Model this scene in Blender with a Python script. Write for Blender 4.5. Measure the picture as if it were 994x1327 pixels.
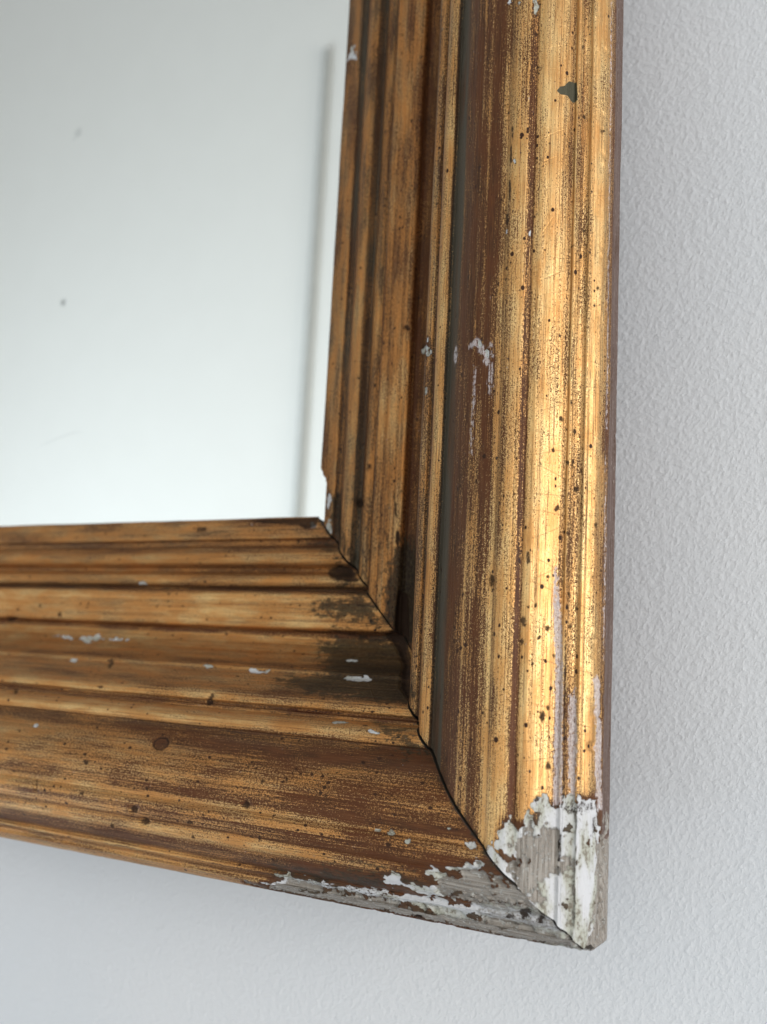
import bpy, math, random
import numpy as np
from mathutils import Matrix, Vector

random.seed(4); RNG = np.random.default_rng(11)
sc = bpy.context.scene
COL = sc.collection
for o in list(bpy.data.objects):
    bpy.data.objects.remove(o)

# ------------------------------------------------------------------ camera
cam_d = bpy.data.cameras.new('camera')
cam = bpy.data.objects.new('camera', cam_d); COL.objects.link(cam)
R = [[0.86888607, 0.49244609, 0.05033732], [-0.02637703, 0.14760373, -0.98869479], [-0.49430886, 0.85773538, 0.14124008]]
CX, CY, CZ = (0.063556, -0.22917, 0.056612)
cam.matrix_world = Matrix(((R[0][0], -R[1][0], -R[2][0], CX), (R[0][1], -R[1][1], -R[2][1], CY),
                           (R[0][2], -R[1][2], -R[2][2], CZ), (0, 0, 0, 1)))
cam_d.sensor_fit = 'HORIZONTAL'; cam_d.sensor_width = 36.0; cam_d.lens = 46.8853
cam_d.clip_start = 0.01; cam_d.clip_end = 100
cam_d.dof.use_dof = True; cam_d.dof.focus_distance = 0.222; cam_d.dof.aperture_fstop = 18.0
sc.camera = cam
sc.render.resolution_x = 767; sc.render.resolution_y = 1024

# ------------------------------------------------------------------ light
world = bpy.data.worlds.new('World'); sc.world = world; world.use_nodes = True
bg = world.node_tree.nodes['Background']
bg.inputs['Color'].default_value = (0.90, 0.94, 1.0, 1); bg.inputs['Strength'].default_value = 0.41

def area(name, loc, target, sx, sy, power, color):
    d = bpy.data.lights.new(name, 'AREA'); d.shape = 'RECTANGLE'; d.size = sx; d.size_y = sy
    d.energy = power; d.color = color
    o = bpy.data.objects.new(name, d); COL.objects.link(o); o.location = loc
    o.rotation_euler = (Vector(target) - Vector(loc)).to_track_quat('-Z', 'Y').to_euler()
    return o
area('window_light', (1.75, -0.98, 0.20), (-0.7, -1.3, 0.2), 1.35, 1.15, 42, (1.0, 0.97, 0.93))
area('low_fill_light', (-2.4, -0.38, -0.66), (-2.3, -2.2, 1.6), 2.2, 0.8, 52, (0.76, 0.88, 1.0))  # added bluish fill that brightens the opposite wall; no such window is seen

vs = sc.view_settings
sc.display_settings.display_device = 'sRGB'
vs.view_transform = 'Standard'; vs.look = 'None'; vs.exposure = 0; vs.gamma = 1; vs.use_curve_mapping = False
sc.render.engine = 'CYCLES'

# ------------------------------------------------------------------ helpers
def new_mat(name):
    m = bpy.data.materials.new(name); m.use_nodes = True
    nt = m.node_tree; nt.nodes.clear()
    out = nt.nodes.new('ShaderNodeOutputMaterial'); b = nt.nodes.new('ShaderNodeBsdfPrincipled')
    nt.links.new(b.outputs[0], out.inputs[0])
    return m, nt, b
class G:
    """small node-graph writer"""
    def __init__(s, nt): s.nt = nt
    def lk(s, v, sock):
        if isinstance(v, (int, float)): sock.default_value = v
        elif isinstance(v, tuple): sock.default_value = v if len(v) == len(sock.default_value) else (*v, 1)
        else: s.nt.links.new(v, sock)
    def math(s, op, a, b=0.0, c=0.0, clamp=False):
        n = s.nt.nodes.new('ShaderNodeMath'); n.operation = op; n.use_clamp = clamp
        for i, v in enumerate((a, b, c)): s.lk(v, n.inputs[i])
        return n.outputs[0]
    def add(s, *vs):
        r = vs[0]
        for v in vs[1:]: r = s.math('ADD', r, v)
        return r
    def mul(s, a, b): return s.math('MULTIPLY', a, b)
    def step(s, v, lo, hi, t0=0.0, t1=1.0):
        n = s.nt.nodes.new('ShaderNodeMapRange'); n.interpolation_type = 'SMOOTHSTEP'
        for i, x in enumerate((v, lo, hi, t0, t1)): s.lk(x, n.inputs[i])
        return n.outputs[0]
    def mix(s, f, a, b):
        n = s.nt.nodes.new('ShaderNodeMix'); n.data_type = 'RGBA'
        s.lk(f, n.inputs[0]); s.lk(a, n.inputs[6]); s.lk(b, n.inputs[7])
        return n.outputs[2]
    def vec(s, v, scale, off=(0, 0, 0)):
        n = s.nt.nodes.new('ShaderNodeMapping')
        s.lk(v, n.inputs[0]); n.inputs[1].default_value = off; n.inputs[3].default_value = scale
        return n.outputs[0]
    def noise(s, v, scale, detail=3, rough=.55, dist=0.0):
        n = s.nt.nodes.new('ShaderNodeTexNoise')
        s.lk(v, n.inputs['Vector']); n.inputs['Scale'].default_value = scale
        n.inputs['Detail'].default_value = detail; n.inputs['Roughness'].default_value = rough
        n.inputs['Distortion'].default_value = dist
        return n.outputs['Fac']
    def voro(s, v, scale, feature='F1'):
        n = s.nt.nodes.new('ShaderNodeTexVoronoi'); n.feature = feature
        s.lk(v, n.inputs['Vector']); n.inputs['Scale'].default_value = scale
        return n
    def attr(s, name):
        n = s.nt.nodes.new('ShaderNodeAttribute'); n.attribute_name = name
        return n.outputs['Fac']
    def bump(s, h, strength, dist, normal=None):
        n = s.nt.nodes.new('ShaderNodeBump'); s.lk(h, n.inputs['Height'])
        n.inputs['Strength'].default_value = strength; n.inputs['Distance'].default_value = dist
        if normal is not None: s.nt.links.new(normal, n.inputs['Normal'])
        return n.outputs[0]
    def node(s, t): return s.nt.nodes.new(t)

# ------------------------------------------------------------------ materials
def gilded_material():
    m, nt, b = new_mat('worn_gilding'); g = G(nt)
    uv = g.node('ShaderNodeUVMap'); uv.uv_map = 'UVMap'; uv = uv.outputs[0]      # millimetres: x along the rail, y across it
    gold_a, gesso_a, wood_a, grime_shade_a, dirt_a = (g.attr(n) for n in ('gold', 'gesso', 'wood', 'grime_shade', 'dirt'))
    bole_a, olive_a, tone_a = g.attr('bole'), g.attr('olive'), g.attr('tone')
    streak = g.noise(g.vec(uv, (.022, 1.5, 1)), 1.0, 4, .6)
    line = g.noise(g.vec(uv, (.0045, 2.6, 1), (4, 6, 0)), 1.0, 4, .65)
    streak2 = g.noise(g.vec(uv, (.13, 3.8, 1), (7, 3, 0)), 1.0, 3, .6)
    speck = g.noise(g.vec(uv, (1.6, 2.0, 1)), 1.0, 4, .7)
    fine = g.noise(g.vec(uv, (4.2, 4.8, 1), (3, 9, 0)), 1.0, 2, .6)
    blot = g.noise(g.vec(uv, (.09, .28, 1), (5, 1, 0)), 1.0, 4, .55)
    edge = g.noise(g.vec(uv, (.9, 1.3, 1), (1, 4, 0)), 1.0, 5, .65)
    cn = lambda n, k: g.mul(g.math('SUBTRACT', n, .5), k)
    # --- where the leaf survives
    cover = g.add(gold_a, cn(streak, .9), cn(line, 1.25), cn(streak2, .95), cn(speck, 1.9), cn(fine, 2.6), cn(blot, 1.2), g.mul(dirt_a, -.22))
    pin = g.voro(g.vec(uv, (.62, .80, 1), (2, 2, 0)), 1.0)
    prn = g.node('ShaderNodeSeparateColor'); nt.links.new(pin.outputs['Color'], prn.inputs[0])
    prad = g.mul(g.math('POWER', prn.outputs[1], 3.0), g.add(.08, g.mul(g.step(blot, .35, .65), .34)))
    pins = g.step(g.math('SUBTRACT', g.add(prad, cn(fine, .22)), pin.outputs['Distance']), -.02, .05)
    wl = g.noise(g.vec(uv, (.006, 1.1, 1), (9, 2, 0)), 1.0, 3, .6)
    cut = g.mul(g.step(g.math('ABSOLUTE', g.math('SUBTRACT', wl, .5)), .022, .004), g.step(g.add(streak2, cn(speck, .6)), .38, .56))
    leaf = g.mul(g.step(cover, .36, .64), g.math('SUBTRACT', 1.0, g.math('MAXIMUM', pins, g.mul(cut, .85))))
    # --- colours of bole and leaf; tone also carries painted groove shade
    bole = g.mix(g.step(blot, .35, .7), (.088, .028, .009), (.042, .016, .006))
    bole = g.mix(g.step(streak2, .4, .75), bole, (.14, .054, .017))
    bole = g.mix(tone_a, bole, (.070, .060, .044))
    bole = g.mix(bole_a, bole, (.040, .010, .005))
    leafc = g.mix(g.step(blot, .3, .72), (.80, .565, .262), (.69, .410, .150))
    leafc = g.mix(g.step(speck, .52, .75), leafc, (.88, .70, .38))
    leafc = g.mix(g.mul(g.attr('warm'), g.step(g.add(blot, cn(streak, .8), cn(speck, .5)), .30, .62, .35, .95)), leafc, (.63, .280, .082))
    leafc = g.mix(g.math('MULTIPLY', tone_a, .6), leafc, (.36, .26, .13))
    # toned glaze lying over much of the leaf
    glaze = g.step(g.add(g.mul(blot, .6), g.mul(streak, .6)), .46, .78)
    leafc = g.mix(g.mul(glaze, .45), leafc, (.43, .175, .055))
    bole = g.mix(g.mul(pins, .8), bole, (.030, .013, .007))
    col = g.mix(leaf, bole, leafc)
    # --- grey-green dirt
    clot = g.noise(g.vec(uv, (.30, .62, 1), (8, 2, 0)), 1.0, 4, .62)
    dn = g.add(dirt_a, cn(edge, 1.5), cn(speck, 1.3), cn(clot, 2.4), cn(streak2, .8), -.05)
    dirt = g.step(dn, .45, .85)
    col = g.mix(g.mul(dirt, .86), col, g.mix(g.step(edge, .42, .6), (.012, .009, .006), (.042, .033, .018)))
    # --- gesso and bare wood
    graw = g.add(gesso_a, cn(edge, 1.3), cn(speck, .7), cn(streak2, .5))
    ge = g.step(graw, .42, .62)
    halo = g.mul(g.step(graw, .24, .46), g.step(gesso_a, .02, .2))  # dark rim around losses: grime and bole, with edge shadow painted in
    col = g.mix(g.mul(halo, .6), col, (.050, .030, .018))
    gess = g.mix(g.step(blot, .42, .62), (.57, .58, .605), (.43, .44, .385))
    gess = g.mix(g.step(g.add(cn(edge, 1.6), cn(blot, 1.2), cn(speck, .8)), .04, .34), gess, (.20, .18, .145))
    gess = g.mix(g.step(streak2, .56, .8), gess, (.36, .32, .28))
    wo = g.step(g.add(wood_a, cn(edge, 1.5), cn(speck, .8), cn(streak2, .5)), .38, .66)
    grain = g.noise(g.vec(uv, (.10, 3.2, 1), (2, 8, 0)), 1.0, 4, .65)
    woodc = g.mix(g.step(grain, .35, .68), (.19, .165, .140), (.40, .375, .345))
    flake = g.step(g.add(cn(edge, 1.6), cn(speck, .9), cn(streak2, .6)), .10, .26)
    woodc = g.mix(g.mul(flake, .85), woodc, (.52, .52, .50))
    pa = g.step(g.add(g.attr('pale'), cn(edge, 1.8), cn(streak2, 1.2), cn(fine, .6)), .36, .66)
    col = g.mix(g.mul(pa, .8), col, g.mix(g.step(speck, .42, .62), (.44, .37, .36), (.58, .56, .58)))
    col = g.mix(ge, col, gess); col = g.mix(wo, col, woodc)
    col = g.mix(g.step(g.add(olive_a, cn(edge, .3)), .42, .55), col, (.085, .080, .055))
    # --- fly specks, grime and the painted sight-edge shadow
    vd = g.voro(g.vec(uv, (.21, .27, 1)), 1.0); 
    rnd = g.node('ShaderNodeSeparateColor'); nt.links.new(vd.outputs['Color'], rnd.inputs[0])
    rad = g.math('MULTIPLY', g.step(rnd.outputs[0], .74, 1.0), .056)
    dots = g.step(g.math('SUBTRACT', g.add(rad, cn(fine, .04)), vd.outputs['Distance']), -.012, .022)
    gr = g.math('MAXIMUM', g.step(g.add(grime_shade_a, cn(edge, 1.7), cn(fine, .8)), .34, .72), g.mul(dots, .9))
    col = g.mix(g.mul(gr, .90), col, (.026, .014, .009))
    # paint wash on the plain side
    side = g.attr('side')
    sidec = g.mix(g.step(streak, .35, .7), (.120, .082, .070), (.165, .125, .112))
    sidec = g.mix(g.step(g.add(speck, cn(streak2, .9), cn(blot, .6)), .50, .70), sidec, (.085, .05, .036))
    sidec = g.mix(g.step(g.add(edge, cn(line, .8)), .62, .74), sidec, (.34, .29, .26))
    sidem = g.mul(side, g.math('SUBTRACT', 1.0, g.math('MAXIMUM', ge, wo)))
    col = g.mix(sidem, col, sidec)
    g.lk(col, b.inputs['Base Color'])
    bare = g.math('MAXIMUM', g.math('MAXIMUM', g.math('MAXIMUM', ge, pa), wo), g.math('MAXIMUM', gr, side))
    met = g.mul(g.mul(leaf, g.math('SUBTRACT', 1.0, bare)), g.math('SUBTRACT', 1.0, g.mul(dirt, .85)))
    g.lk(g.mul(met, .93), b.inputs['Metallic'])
    ro = g.add(.31, g.mul(speck, .16), g.mul(glaze, .10))
    ro = g.add(g.mul(met, ro), g.mul(g.math('SUBTRACT', 1.0, met), g.add(.46, g.mul(bare, .34))))
    g.lk(ro, b.inputs['Roughness'])
    b.inputs['Specular IOR Level'].default_value = .15
    # --- relief: planing lines, leaf edge, craquelure, gesso
    h = g.add(g.mul(streak2, .060), g.mul(streak, .05), g.mul(line, .09), g.mul(leaf, .018), g.mul(fine, .022), g.mul(edge, .05))
    h = g.add(h, g.mul(ge, g.add(g.mul(edge, .26), -.24)), g.mul(wo, g.add(g.mul(grain, .20), -.30)), g.mul(g.mul(wo, flake), .16), g.mul(gr, -.10))
    crk = g.voro(g.vec(g.vec(uv, (1, 1, 1)), (.16, .055, 1), (3, 5, 0)), 1.0, 'DISTANCE_TO_EDGE').outputs['Distance']
    h = g.add(h, g.step(g.add(crk, cn(edge, .02)), .0, .012, -.03, 0.0))
    g.lk(g.bump(h, .9, .001), b.inputs['Normal'])
    return m

def wall_material(name, col_a, col_b, relief):
    m, nt, b = new_mat(name); g = G(nt)
    tc = g.node('ShaderNodeTexCoord').outputs['Object']
    big = g.noise(tc, 9.0, 3, .5)
    g.lk(g.mix(g.step(big, .3, .7), col_a, col_b), b.inputs['Base Color'])
    b.inputs['Roughness'].default_value = .62; b.inputs['Specular IOR Level'].default_value = .3
    if relief:
        r = g.node('ShaderNodeMapping'); g.lk(tc, r.inputs[0]); r.inputs[2].default_value = (0, math.radians(-32), 0)
        v = g.vec(r.outputs[0], (1.0, 1.0, .72))
        n1 = g.noise(v, 1120, 2, .5, .2)
        n2 = g.noise(g.vec(tc, (1, 1, 1), (3, 1, 2)), 500, 2, .5)
        n3 = g.noise(tc, 1300, 2, .5)
        rid = g.step(n1, .50, .70)
        h = g.add(g.mul(rid, .22), g.mul(n1, .45), g.mul(n2, .95), g.mul(n3, .06))
        g.lk(g.bump(h, relief, .0011), b.inputs['Normal'])
    return m

def plain(name, col, rough=.6, metal=0.0):
    m, nt, b = new_mat(name); g = G(nt)
    tc = g.node('ShaderNodeTexCoord').outputs['Object']
    n = g.noise(tc, 60, 4, .6)
    g.lk(g.mix(n, tuple(c * .8 for c in col), tuple(min(1, c * 1.2) for c in col)), b.inputs['Base Color'])
    b.inputs['Roughness'].default_value = rough; b.inputs['Metallic'].default_value = metal
    return m

def mirror_material():
    m, nt, b = new_mat('old_mirror'); g = G(nt)
    tc = g.node('ShaderNodeTexCoord').outputs['Object']
    sep = g.node('ShaderNodeSeparateXYZ'); nt.links.new(tc, sep.inputs[0])
    warp = g.noise(tc, 700, 3, .6)
    def spot(x, z, r, k):
        dx = g.math('SUBTRACT', sep.outputs[0], x); dz = g.math('SUBTRACT', sep.outputs[2], z)
        d = g.math('SQRT', g.add(g.mul(dx, dx), g.mul(dz, dz)))
        d = g.add(d, g.mul(g.math('SUBTRACT', warp, .5), r * 1.1))
        return g.mul(g.step(d, r * 1.25, r * .35), k)
    sp = 0.0
    for x, z, r, k in MIRROR_SPOTS:
        s_ = spot(x, z, r, k); sp = s_ if isinstance(sp, float) else g.math('MAXIMUM', sp, s_)
    # a faint scratch
    sx = g.add(sep.outputs[2], g.mul(g.math('POWER', g.math('ABSOLUTE', g.math('SUBTRACT', sep.outputs[0], SCR[0])), 1.4), 1.1))
    near = g.step(g.math('ABSOLUTE', g.math('SUBTRACT', sep.outputs[0], SCR[0] - .008)), .013, .004)
    scr = g.mul(g.step(g.math('ABSOLUTE', g.math('SUBTRACT', sx, SCR[1])), .0006, .0001), g.mul(near, .10))
    sp = g.math('MAXIMUM', sp, scr)
    haze = g.step(g.noise(tc, 14, 3, .5), .4, .8)
    g.lk(g.mix(sp, (.93, .945, .935), (.22, .23, .22)), b.inputs['Base Color'])
    b.inputs['Metallic'].default_value = 1.0
    g.lk(g.add(.008, g.mul(haze, .012), g.mul(sp, .4)), b.inputs['Roughness'])
    return m

# ------------------------------------------------------------------ moulding profile, wear and painted groove shade
PROFILE = [(95.0, -13.0), (95.0, -8.6), (94.6, -8.0), (92, -7.2), (88.6, -6.3), (88.1, -7.2), (87.3, -7.5), (86.4, -7.2), (85.6, -5.7), (84.2, -4.1), (82.4, -3.4), (80.9, -4.0), (79.8, -5.6), (79.2, -6.1), (78.5, -5.6), (77.4, -4.1), (75.8, -3.5), (74.4, -4.0), (73.7, -5.3), (73.2, -5.3), (73.0, -3.6), (72.6, -0.9), (72, -0.4), (68, 0.4), (63.5, 1.2), (62.6, 1.0), (62.1, 0.2), (61.5, -1.2), (60.2, -1.2), (58.2, -0.3), (56, 1.9), (54.2, 5.0), (52.6, 9.2), (51.6, 12.2), (50.7, 12.7), (49.8, 14.6), (48.3, 17.6), (46.5, 21.4), (45.4, 23.9), (44.7, 24.7), (43.2, 25.2), (42.5, 24.5), (42.1, 24.6), (41.8, 26.1), (41.2, 25.7), (40.5, 28.2), (39.4, 29.6), (38, 30.2), (36.8, 30.3), (36.5, 29.2), (35.8, 29.6), (33.4, 32), (31, 34.2), (28.6, 36), (26.5, 37.0), (24, 37.6), (20.2, 38.1), (19.6, 37.9), (18.6, 38.8), (17.2, 39.0), (14.9, 38.5), (14.2, 37.9), (13.7, 37.2), (13.0, 37.5), (11.5, 37.2), (9.5, 36.1), (8, 34.8), (6.9, 33.2), (6.4, 32.4), (6.0, 32.9), (5.5, 33.0), (5.0, 32.3), (4.4, 31.2), (3.5, 30.8), (3.1, 31.2), (2.7, 31.2), (2.3, 30.4), (1.6, 29.7), (0.8, 28.4), (0.25, 26.6), (0, 24.4), (0, 18.4), (0.8, 16.6), (3.0, 11), (13, -13)]
def dense(step=0.34,sig=0.16):
    P=np.array(PROFILE,float)
    def resample(P,st):
        s=np.r_[0,np.cumsum(np.hypot(*np.diff(P,axis=0).T))]
        n=int(s[-1]/st)+1
        t=np.linspace(0,s[-1],n)
        return np.stack([np.interp(t,s,P[:,0]),np.interp(t,s,P[:,1])],1),t
    Q,t=resample(P,0.05)
    k=int(4*sig/0.05);g=np.exp(-.5*(np.arange(-k,k+1)*.05/sig)**2);g/=g.sum()
    S=np.stack([np.convolve(np.pad(Q[:,i],k,mode='edge'),g,'valid') for i in (0,1)],1)
    S[0]=Q[0];S[-1]=Q[-1]
    return resample(S,step)

MARKS = {
 'side': [
  ('gesso', 1, [18.0,118.2,21.0,117.5,24.9,118.4,24.3,121.1,24.3,122.3,25.8,124.1,28.2,125.3,29.1,126.8,28.2,128.6,29.1,131.1,29.1,134.3,30.0,136.2,29.4,139.5,25.8,142.1,22.8,144.0,19.8,144.9,2.4,144.9,0.6,139.7,1.2,138.5,4.2,134.3,9.9,126.3,14.4,119.9]),
  ('wood', 1, [24.3,122.6,23.7,125.0,23.7,130.2,21.6,130.4,19.2,131.3,16.8,131.7,15.9,128.3,14.1,127.4,12.9,126.8,10.5,126.6,12.0,123.9,14.7,119.9,17.4,118.5,19.8,120.0,22.2,121.7]),
  ('wood', 1, [22.5,140.7,23.7,142.1,20.4,144.9,2.7,144.9,0.6,139.7,2.4,139.1,6.9,140.6,12.6,141.8,18.6,141.8]),
  ('wood', 0.8, [27.9,133.4,27.6,134.6,17.7,134.6,5.4,134.7,4.5,133.5,13.2,133.7,20.4,133.8]),
  ('grime_shade', 0.9, [23.7,130.2,23.1,131.3,21.0,131.6,20.1,131.0,17.1,131.9,16.2,131.4,16.8,130.5,19.2,130.7,20.7,130.2]),
  ('grime_shade', 0.55, [29.4,131.1,29.1,134.1,30.0,136.2,29.4,139.5,27.9,140.0,27.3,136.8,26.7,134.3,27.3,131.4]),
  ('grime_shade', 0.6, [26.4,139.2,26.7,141.0,23.4,140.7,21.6,139.5,23.4,139.1]),
  ('grime_shade', 0.8, [9.0,144.9,9.9,144.9,6.9,144.9,6.9,144.9]),
  ('pale', 0.72, [76.2,127.5,76.5,128.3,67.5,129.5,56.7,130.7,29.1,131.3,28.2,128.7,41.1,128.4,56.7,128.3,67.5,127.4]),
  ('pale', 0.72, [50.4,132.0,52.2,133.7,41.4,134.6,29.4,134.4,29.1,132.9,38.4,132.2]),
  ('pale', 0.75, [53.7,137.7,55.2,139.2,52.2,141.2,27.6,142.7,27.6,140.4,35.4,138.9,44.7,139.2]),
  ('pale', 0.55, [105.9,140.9,105.9,141.3,79.8,142.7,57.0,142.5,57.0,141.6]),
  ('pale', 0.5, [205.5,139.2,206.1,140.3,145.8,141.3,106.2,142.1,105.9,140.9,145.2,140.0]),
  ('olive', 1, [180.9,125.1,182.1,125.9,182.4,126.9,183.9,128.1,183.9,130.4,179.4,130.7,179.1,129.0,180.3,127.8,180.3,126.0]),
  ('gesso', 0.8, [164.7,116.6,164.1,116.4,164.1,116.0,164.4,115.4,165.3,115.1,165.6,115.4,165.9,115.8,165.6,116.4]),
  ('pale', 0.62, [124.2,109.5,122.1,110.1,121.2,109.8,121.8,108.6,123.6,107.3,125.7,106.5,126.6,106.8,126.0,108.2]),
  ('gesso', 0.8, [124.8,108.5,124.2,108.6,123.9,108.5,123.9,108.0,124.8,107.4,125.4,107.3,126.0,107.3,125.7,107.9]),
  ('pale', 0.66, [120.9,111.2,119.4,111.2,118.8,110.6,119.4,109.8,120.9,109.2,122.7,109.1,123.3,109.5,122.7,110.4]),
  ('gesso', 0.7, [122.1,110.7,121.5,110.7,121.2,110.6,121.5,110.1,122.1,109.8,123.0,109.7,123.3,110.0,123.0,110.4]),
  ('pale', 0.7, [124.5,107.0,123.9,106.1,123.9,105.3,124.8,104.7,125.7,105.2,126.0,106.2,126.0,107.0,125.4,107.3]),
  ('pale', 0.5, [120.6,106.5,119.7,107.7,108.6,107.6,99.9,107.3,100.2,106.2,108.6,106.5]),
  ('pale', 0.5, [125.1,110.7,124.2,111.9,114.6,112.4,111.3,111.3,116.7,110.4]),
  ('pale', 0.6, [124.2,99.6,122.4,99.5,122.1,98.3,123.0,97.4,125.1,96.9,126.6,97.8,126.9,99.0,126.0,99.6]),
  ('gesso', 0.8, [201.0,121.2,200.1,120.6,199.2,119.6,199.8,118.8,201.0,118.4,202.5,118.7,203.1,119.6,202.8,120.6]),
  ('gesso', 0.75, [202.8,115.5,201.9,115.1,202.5,113.6,203.1,112.7,204.3,112.1,204.9,112.5,205.2,113.4,203.7,115.1]),
  ('gesso', 1, [241.8,6.2,240.9,9.6,235.2,9.6,237.3,5.9]),
  ('gesso', 0.8, [129.9,81.5,129.0,81.3,128.7,80.9,129.3,80.4,138.9,51.9,131.1,80.1,131.4,80.9,130.8,81.2]),
  ('gesso', 0.8, [118.8,81.8,117.9,81.8,117.6,81.5,118.2,81.0,118.8,81.0,119.7,81.0,120.0,81.3,119.7,81.6]),
  ('gesso', 0.7, [213.0,81.8,212.1,81.8,212.1,81.3,212.4,81.0,213.6,80.6,214.2,80.9,214.2,81.2,213.9,81.5]),
  ('gesso', 0.7, [148.2,120.5,147.6,120.3,147.0,120.0,147.3,119.7,148.2,119.7,148.8,119.7,149.1,120.0,149.1,120.3]),
  ('gesso', 0.7, [148.8,114.9,148.2,114.6,147.9,114.6,148.5,113.9,149.4,113.6,150.0,113.9,150.0,114.5,149.7,114.6]),
  ('gesso', 0.9, [101.1,8.6,99.0,9.9,90.0,10.7,90.9,8.7]),
  ('grime_shade', 1, [171.6,115.5,170.4,115.5,169.8,115.4,170.4,115.1,171.6,115.1,173.1,114.9,173.4,115.2,172.8,115.5]),
  ('grime_shade', 1, [166.5,115.4,164.7,115.4,164.1,115.1,165.0,114.8,166.8,114.8,168.6,114.8,169.2,114.9,168.3,115.2]),
  ('grime_shade', 1, [158.4,115.4,156.3,115.4,155.7,115.1,156.6,114.8,158.7,114.6,160.8,114.5,161.4,114.9,160.5,115.2]),
  ('grime_shade', 1, [151.5,115.1,150.3,114.9,150.0,114.6,150.6,114.3,151.8,114.0,153.0,114.0,153.3,114.5,152.7,114.8]),
  ('grime_shade', 0.86, [64.8,122.0,63.9,121.8,63.3,121.4,63.9,120.9,64.8,120.6,65.7,120.8,66.3,121.2,65.7,121.7]),
  ('grime_shade', 0.86, [60.6,121.7,60.0,121.5,59.7,121.2,60.0,120.8,60.6,120.5,61.2,120.8,61.2,121.1,61.2,121.5]),
  ('grime_shade', 0.86, [67.5,122.6,67.2,122.4,67.2,122.1,67.2,122.0,67.5,121.8,68.1,121.8,68.1,122.1,68.1,122.4]),
  ('grime_shade', 0.86, [68.4,124.1,68.1,123.9,67.8,123.8,68.1,123.5,68.4,123.5,68.7,123.5,68.7,123.8,68.7,123.9]),
  ('grime_shade', 0.86, [63.6,126.9,63.0,126.8,63.0,126.5,63.0,126.0,63.3,125.9,63.9,126.0,64.2,126.5,63.9,126.8]),
  ('grime_shade', 0.86, [61.8,125.1,61.5,125.0,61.2,124.7,61.2,124.4,61.5,124.2,62.1,124.4,62.1,124.7,62.1,125.0]),
  ('grime_shade', 0.86, [46.2,126.5,45.3,126.3,45.0,125.7,45.3,125.3,45.9,125.1,46.8,125.3,47.1,125.7,46.8,126.2]),
  ('grime_shade', 0.86, [47.7,127.4,47.4,127.2,47.1,126.9,47.4,126.6,47.7,126.5,48.3,126.6,48.3,126.9,48.3,127.2]),
  ('grime_shade', 0.86, [36.3,128.1,35.7,127.8,35.4,127.4,35.7,126.9,36.3,126.8,36.9,126.9,36.9,127.4,36.9,127.8]),
  ('grime_shade', 0.86, [30.0,125.9,29.4,125.7,29.4,125.3,29.4,124.8,30.0,124.7,30.3,124.8,30.6,125.3,30.3,125.7]),
  ('grime_shade', 0.86, [67.8,134.0,67.5,133.7,67.5,133.4,67.5,133.1,67.8,133.1,68.1,133.1,68.4,133.4,68.1,133.7]),
  ('grime_shade', 0.86, [64.2,132.5,63.9,132.3,63.6,132.0,63.9,131.7,64.2,131.6,64.5,131.7,64.8,132.0,64.5,132.3]),
  ('grime_shade', 0.86, [88.5,128.4,87.9,128.3,87.6,127.8,87.6,127.4,88.2,127.2,88.8,127.4,89.1,127.8,89.1,128.3]),
  ('grime_shade', 0.86, [100.5,126.9,100.2,126.8,100.2,126.6,100.2,126.3,100.5,126.2,100.8,126.2,101.1,126.5,101.1,126.8]),
  ('grime_shade', 0.86, [98.1,130.8,97.8,130.7,97.8,130.4,98.1,129.8,98.4,129.6,98.7,129.8,98.7,130.4,98.7,130.7]),
  ('grime_shade', 0.86, [107.7,128.9,107.1,128.7,107.1,128.4,107.1,128.1,107.4,127.8,108.0,128.1,108.3,128.4,108.0,128.7]),
  ('grime_shade', 0.86, [92.7,133.2,92.4,133.1,92.1,132.6,92.1,132.2,92.7,132.0,93.0,132.0,93.3,132.6,93.3,133.1]),
  ('grime_shade', 0.86, [85.8,138.5,85.2,138.2,84.9,137.7,85.2,137.3,85.5,137.1,85.8,137.3,86.1,137.7,86.1,138.2]),
  ('grime_shade', 0.86, [78.0,122.3,76.8,122.3,76.2,122.0,76.8,121.5,78.0,121.4,78.9,121.5,79.5,121.8,78.9,122.1]),
  ('grime_shade', 0.86, [74.1,126.5,73.8,126.5,73.8,126.2,73.8,125.9,74.1,125.7,74.4,125.9,74.7,126.2,74.4,126.3]),
  ('grime_shade', 0.86, [68.1,124.1,67.8,124.1,67.5,123.8,67.8,123.5,68.1,123.3,68.4,123.5,68.4,123.8,68.4,123.9]),
  ('grime_shade', 0.86, [72.9,114.5,72.0,113.7,71.7,113.3,72.0,112.8,72.9,112.5,74.1,112.7,74.4,113.1,74.1,113.6]),
  ('grime_shade', 0.86, [99.6,111.0,99.0,110.9,99.0,110.4,99.0,110.1,99.6,109.8,99.9,110.1,100.2,110.4,99.9,110.9]),
  ('grime_shade', 0.86, [186.3,121.8,186.0,121.7,186.0,121.2,186.3,120.6,186.6,120.3,187.2,120.5,186.9,121.2,186.6,121.7]),
  ('grime_shade', 0.86, [185.4,121.2,185.1,121.1,185.1,120.8,185.4,120.5,185.7,120.3,186.0,120.5,185.7,120.9,185.7,121.1]),
  ('grime_shade', 0.86, [173.4,138.3,172.8,137.9,172.5,137.4,172.5,136.8,172.8,136.7,173.4,137.0,173.7,137.4,173.7,138.0]),
  ('grime_shade', 0.86, [137.1,137.6,136.8,137.4,136.5,137.1,136.5,136.7,136.8,136.5,137.1,136.7,137.4,137.1,137.4,137.4]),
  ('grime_shade', 0.86, [135.0,118.4,134.7,118.2,134.4,117.9,134.7,117.6,135.0,117.5,135.3,117.6,135.3,117.9,135.3,118.2]),
  ('grime_shade', 0.86, [149.7,133.7,149.1,133.5,149.1,133.2,149.1,132.9,149.7,132.8,150.0,132.9,150.0,133.2,150.0,133.5]),
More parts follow.
